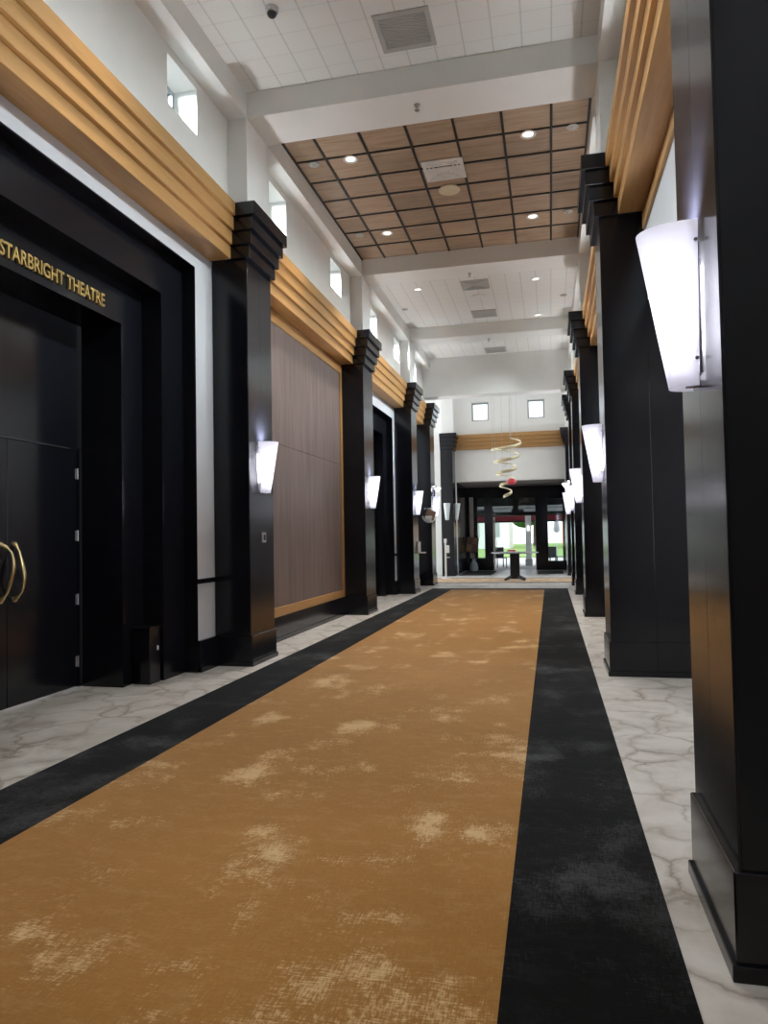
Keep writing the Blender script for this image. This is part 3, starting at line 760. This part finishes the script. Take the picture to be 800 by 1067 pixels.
def patio_chair(x, y, rz, lab):
    t = thing('patio_chair', lab, 'chair', (x, y, -.02), rz, 'dark patio chairs outside')
    MB().box(-.24, .24, -.24, .24, .42, .46, .01).build('seat', M['dark_plastic'], t)
    MB().box(-.24, .24, .2, .24, .46, .9, .01).build('backrest', M['dark_plastic'], t)
    for a in (-.21, .21):
        for b in (-.21, .21): MB().box(a - .018, a + .018, b - .018, b + .018, 0, .43).build('leg', M['dark_plastic'], t)
patio_chair(-2.2, 32.3, .4, 'dark patio chair outside, left of the open doors'); patio_chair(-.1, 32.2, -.6, 'dark patio chair outside behind the right sidelight'); patio_chair(.55, 32.9, -2.4, 'second dark patio chair behind the right sidelight')
t = thing('patio_umbrella', 'closed white patio umbrella outside the right sidelight', 'umbrella', (.29, 36.2, -.02))
MB().cyl((0, 0, 1.2), .022, .022, 2.4, 10).build('pole', M['steel'], t)
MB().lathe([(.03, 2.42), (.10, 2.1), (.17, 1.7), (.14, 1.55), (.03, 1.5)], 16).build('canopy_cloth', M['cloth'], t, True)
MB().cyl((0, 0, .05), .26, .24, .1, 20).build('base', M['concrete'], t)
t = thing('outbuilding', 'pale low building beyond the lawn with dark windows', 'building', (-6, 72, 0))
MB().box(-7, 2, 0, 8, 0, 4.2).build('wall', M['cloth'], t)
MB().box(-7.6, 2.6, -.6, 8.6, 4.2, 4.9).build('roof', M['grille'], t)
for x in (-5.8, -3.6, -1.4, .6): MB().box(x - .5, x + .5, -.05, 0, 1.2, 3).build('window', M['steel_frame'], t)
t = thing('outbuilding', 'orange stucco building behind the closed umbrella', 'building', (4.2, 72, 0))
MB().box(-3.0, 3.2, 0, 6, 0, 4.0).build('wall', M['brick'], t); MB().box(-3.4, 3.6, -.5, 6.5, 4.0, 4.6).build('roof', M['concrete'], t)
MB().box(-.8, .8, -.06, 0, 0, 2.4).build('window', M['cloth'], t)
for i, (x, y, r, l) in enumerate(((-13, 84, 3.2, 'round green tree far outside, leftmost'), (-1.8, 88, 2.8, 'round green tree far outside, between the buildings'), (12, 84, 3.4, 'round green tree far outside, rightmost'))):
    t = thing('tree', l, 'tree', (x, y, 0), 0, 'trees beyond the lawn')
    MB().cyl((0, 0, 1.3), .3, .2, 2.8, 10).build('trunk', M['brown'], t)
    m = MB()
    for k in range(7): m.ball((random.uniform(-1, 1) * r * .5, random.uniform(-1, 1) * r * .5, 3.6 + random.uniform(-.6, 1.4)), r * random.uniform(.45, .7), (1, 1, .85), 12)
    m.build('crown', M['hedge'], t, True)

# ------------------------------------------------------------------ light
W = bpy.data.worlds.new('World'); S.world = W; W.use_nodes = True
bg = W.node_tree.nodes['Background']; bg.inputs[0].default_value = (.86, .93, 1, 1); bg.inputs[1].default_value = 1.35
def portal_light(loc, rot, sx, sy):
    li = bpy.data.lights.new('sky_portal', 'AREA'); li.shape = 'RECTANGLE'; li.size = sx; li.size_y = sy; li.cycles.is_portal = True
    o = bpy.data.objects.new('sky_portal', li); COL.objects.link(o); o.location = loc; o.rotation_euler = rot
def area(loc, rot, sx, sy, e, c=(1, 1, 1)):
    li = bpy.data.lights.new('daylight_and_fill', 'AREA'); li.shape = 'RECTANGLE'; li.size = sx; li.size_y = sy; li.energy = e; li.color = c
    o = bpy.data.objects.new('daylight_and_fill', li); COL.objects.link(o); o.location = loc; o.rotation_euler = rot; return o
# the sconces throw part of their light up through their open tops
for x, ys, sg in ((XL - SF, [2.93] + LY, 1), (XR + SF, RY, -1)):
    for y in ys:
        li = bpy.data.lights.new('sconce_uplight', 'SPOT'); li.energy = 105; li.spot_size = 2.1; li.spot_blend = 1; li.shadow_soft_size = .05; li.color = (.97, .97, 1)
        lo = bpy.data.objects.new('sconce_uplight', li); COL.objects.link(lo); lo.location = (x + sg * .10, y, ZB + .58)
        lo.rotation_euler = (PI, -sg * math.radians(24), 0)
# daylight outside the clerestory windows, slanting down into the corridor
for (a, b, c, d) in wins:
    y = (a + b) / 2
    e = 110 if y < 2 else 400 if y < 13 else 650; area((-4.5, y, 6.55), (0, -math.radians(68), 0), .6, .8, e, (.95, .98, 1))
    area((UR + .9, y, 6.55), (0, math.radians(68), 0), .6, .8, e, (.95, .98, 1))
# unseen area lights added to fill the cross hall from both ends
area((-9.0, 24, 3.4), (0, math.radians(-90), 0), 5.5, 4.5, 150, (.96, .98, 1))
area((7.0, 24, 3.4), (0, math.radians(90), 0), 5.5, 4.5, 150, (.96, .98, 1))
area((2.9, 5.5, 2.2), (0, math.radians(90), 0), 2.5, 3.5, 30)  # fill light added inside the side passage, which has no window

# ------------------------------------------------------------------ camera
f, r = 750.0, .018
Yc = Vector((173.5, 22.5, f)).normalized(); Zc = Vector((-r, -1, (r * 173.5 + 22.5) / f)); Zc = (Zc - Zc.dot(Yc) * Yc).normalized(); Xc = Yc.cross(Zc)
cam = bpy.data.cameras.new('camera'); co = bpy.data.objects.new('camera', cam); COL.objects.link(co)
R3 = Matrix(((Xc.x, -Xc.y, -Xc.z), (Yc.x, -Yc.y, -Yc.z), (Zc.x, -Zc.y, -Zc.z)))
co.matrix_world = Matrix.Translation((0, 0, 1.45)) @ R3.to_4x4()
cam.sensor_fit = 'VERTICAL'; cam.sensor_height = 36; cam.lens = f / 1067 * 36; cam.clip_start = .05; cam.clip_end = 400
S.camera = co
S.view_settings.view_transform = 'Standard'; S.view_settings.look = 'None'; S.view_settings.gamma = 1; S.view_settings.use_curve_mapping = False
S.view_settings.exposure = 0.85
S.cycles.max_bounces = 10; S.cycles.diffuse_bounces = 5; S.cycles.glossy_bounces = 5; S.cycles.transparent_max_bounces = 12
S.cycles.sample_clamp_indirect = 6; S.cycles.caustics_reflective = False; S.cycles.caustics_refractive = False
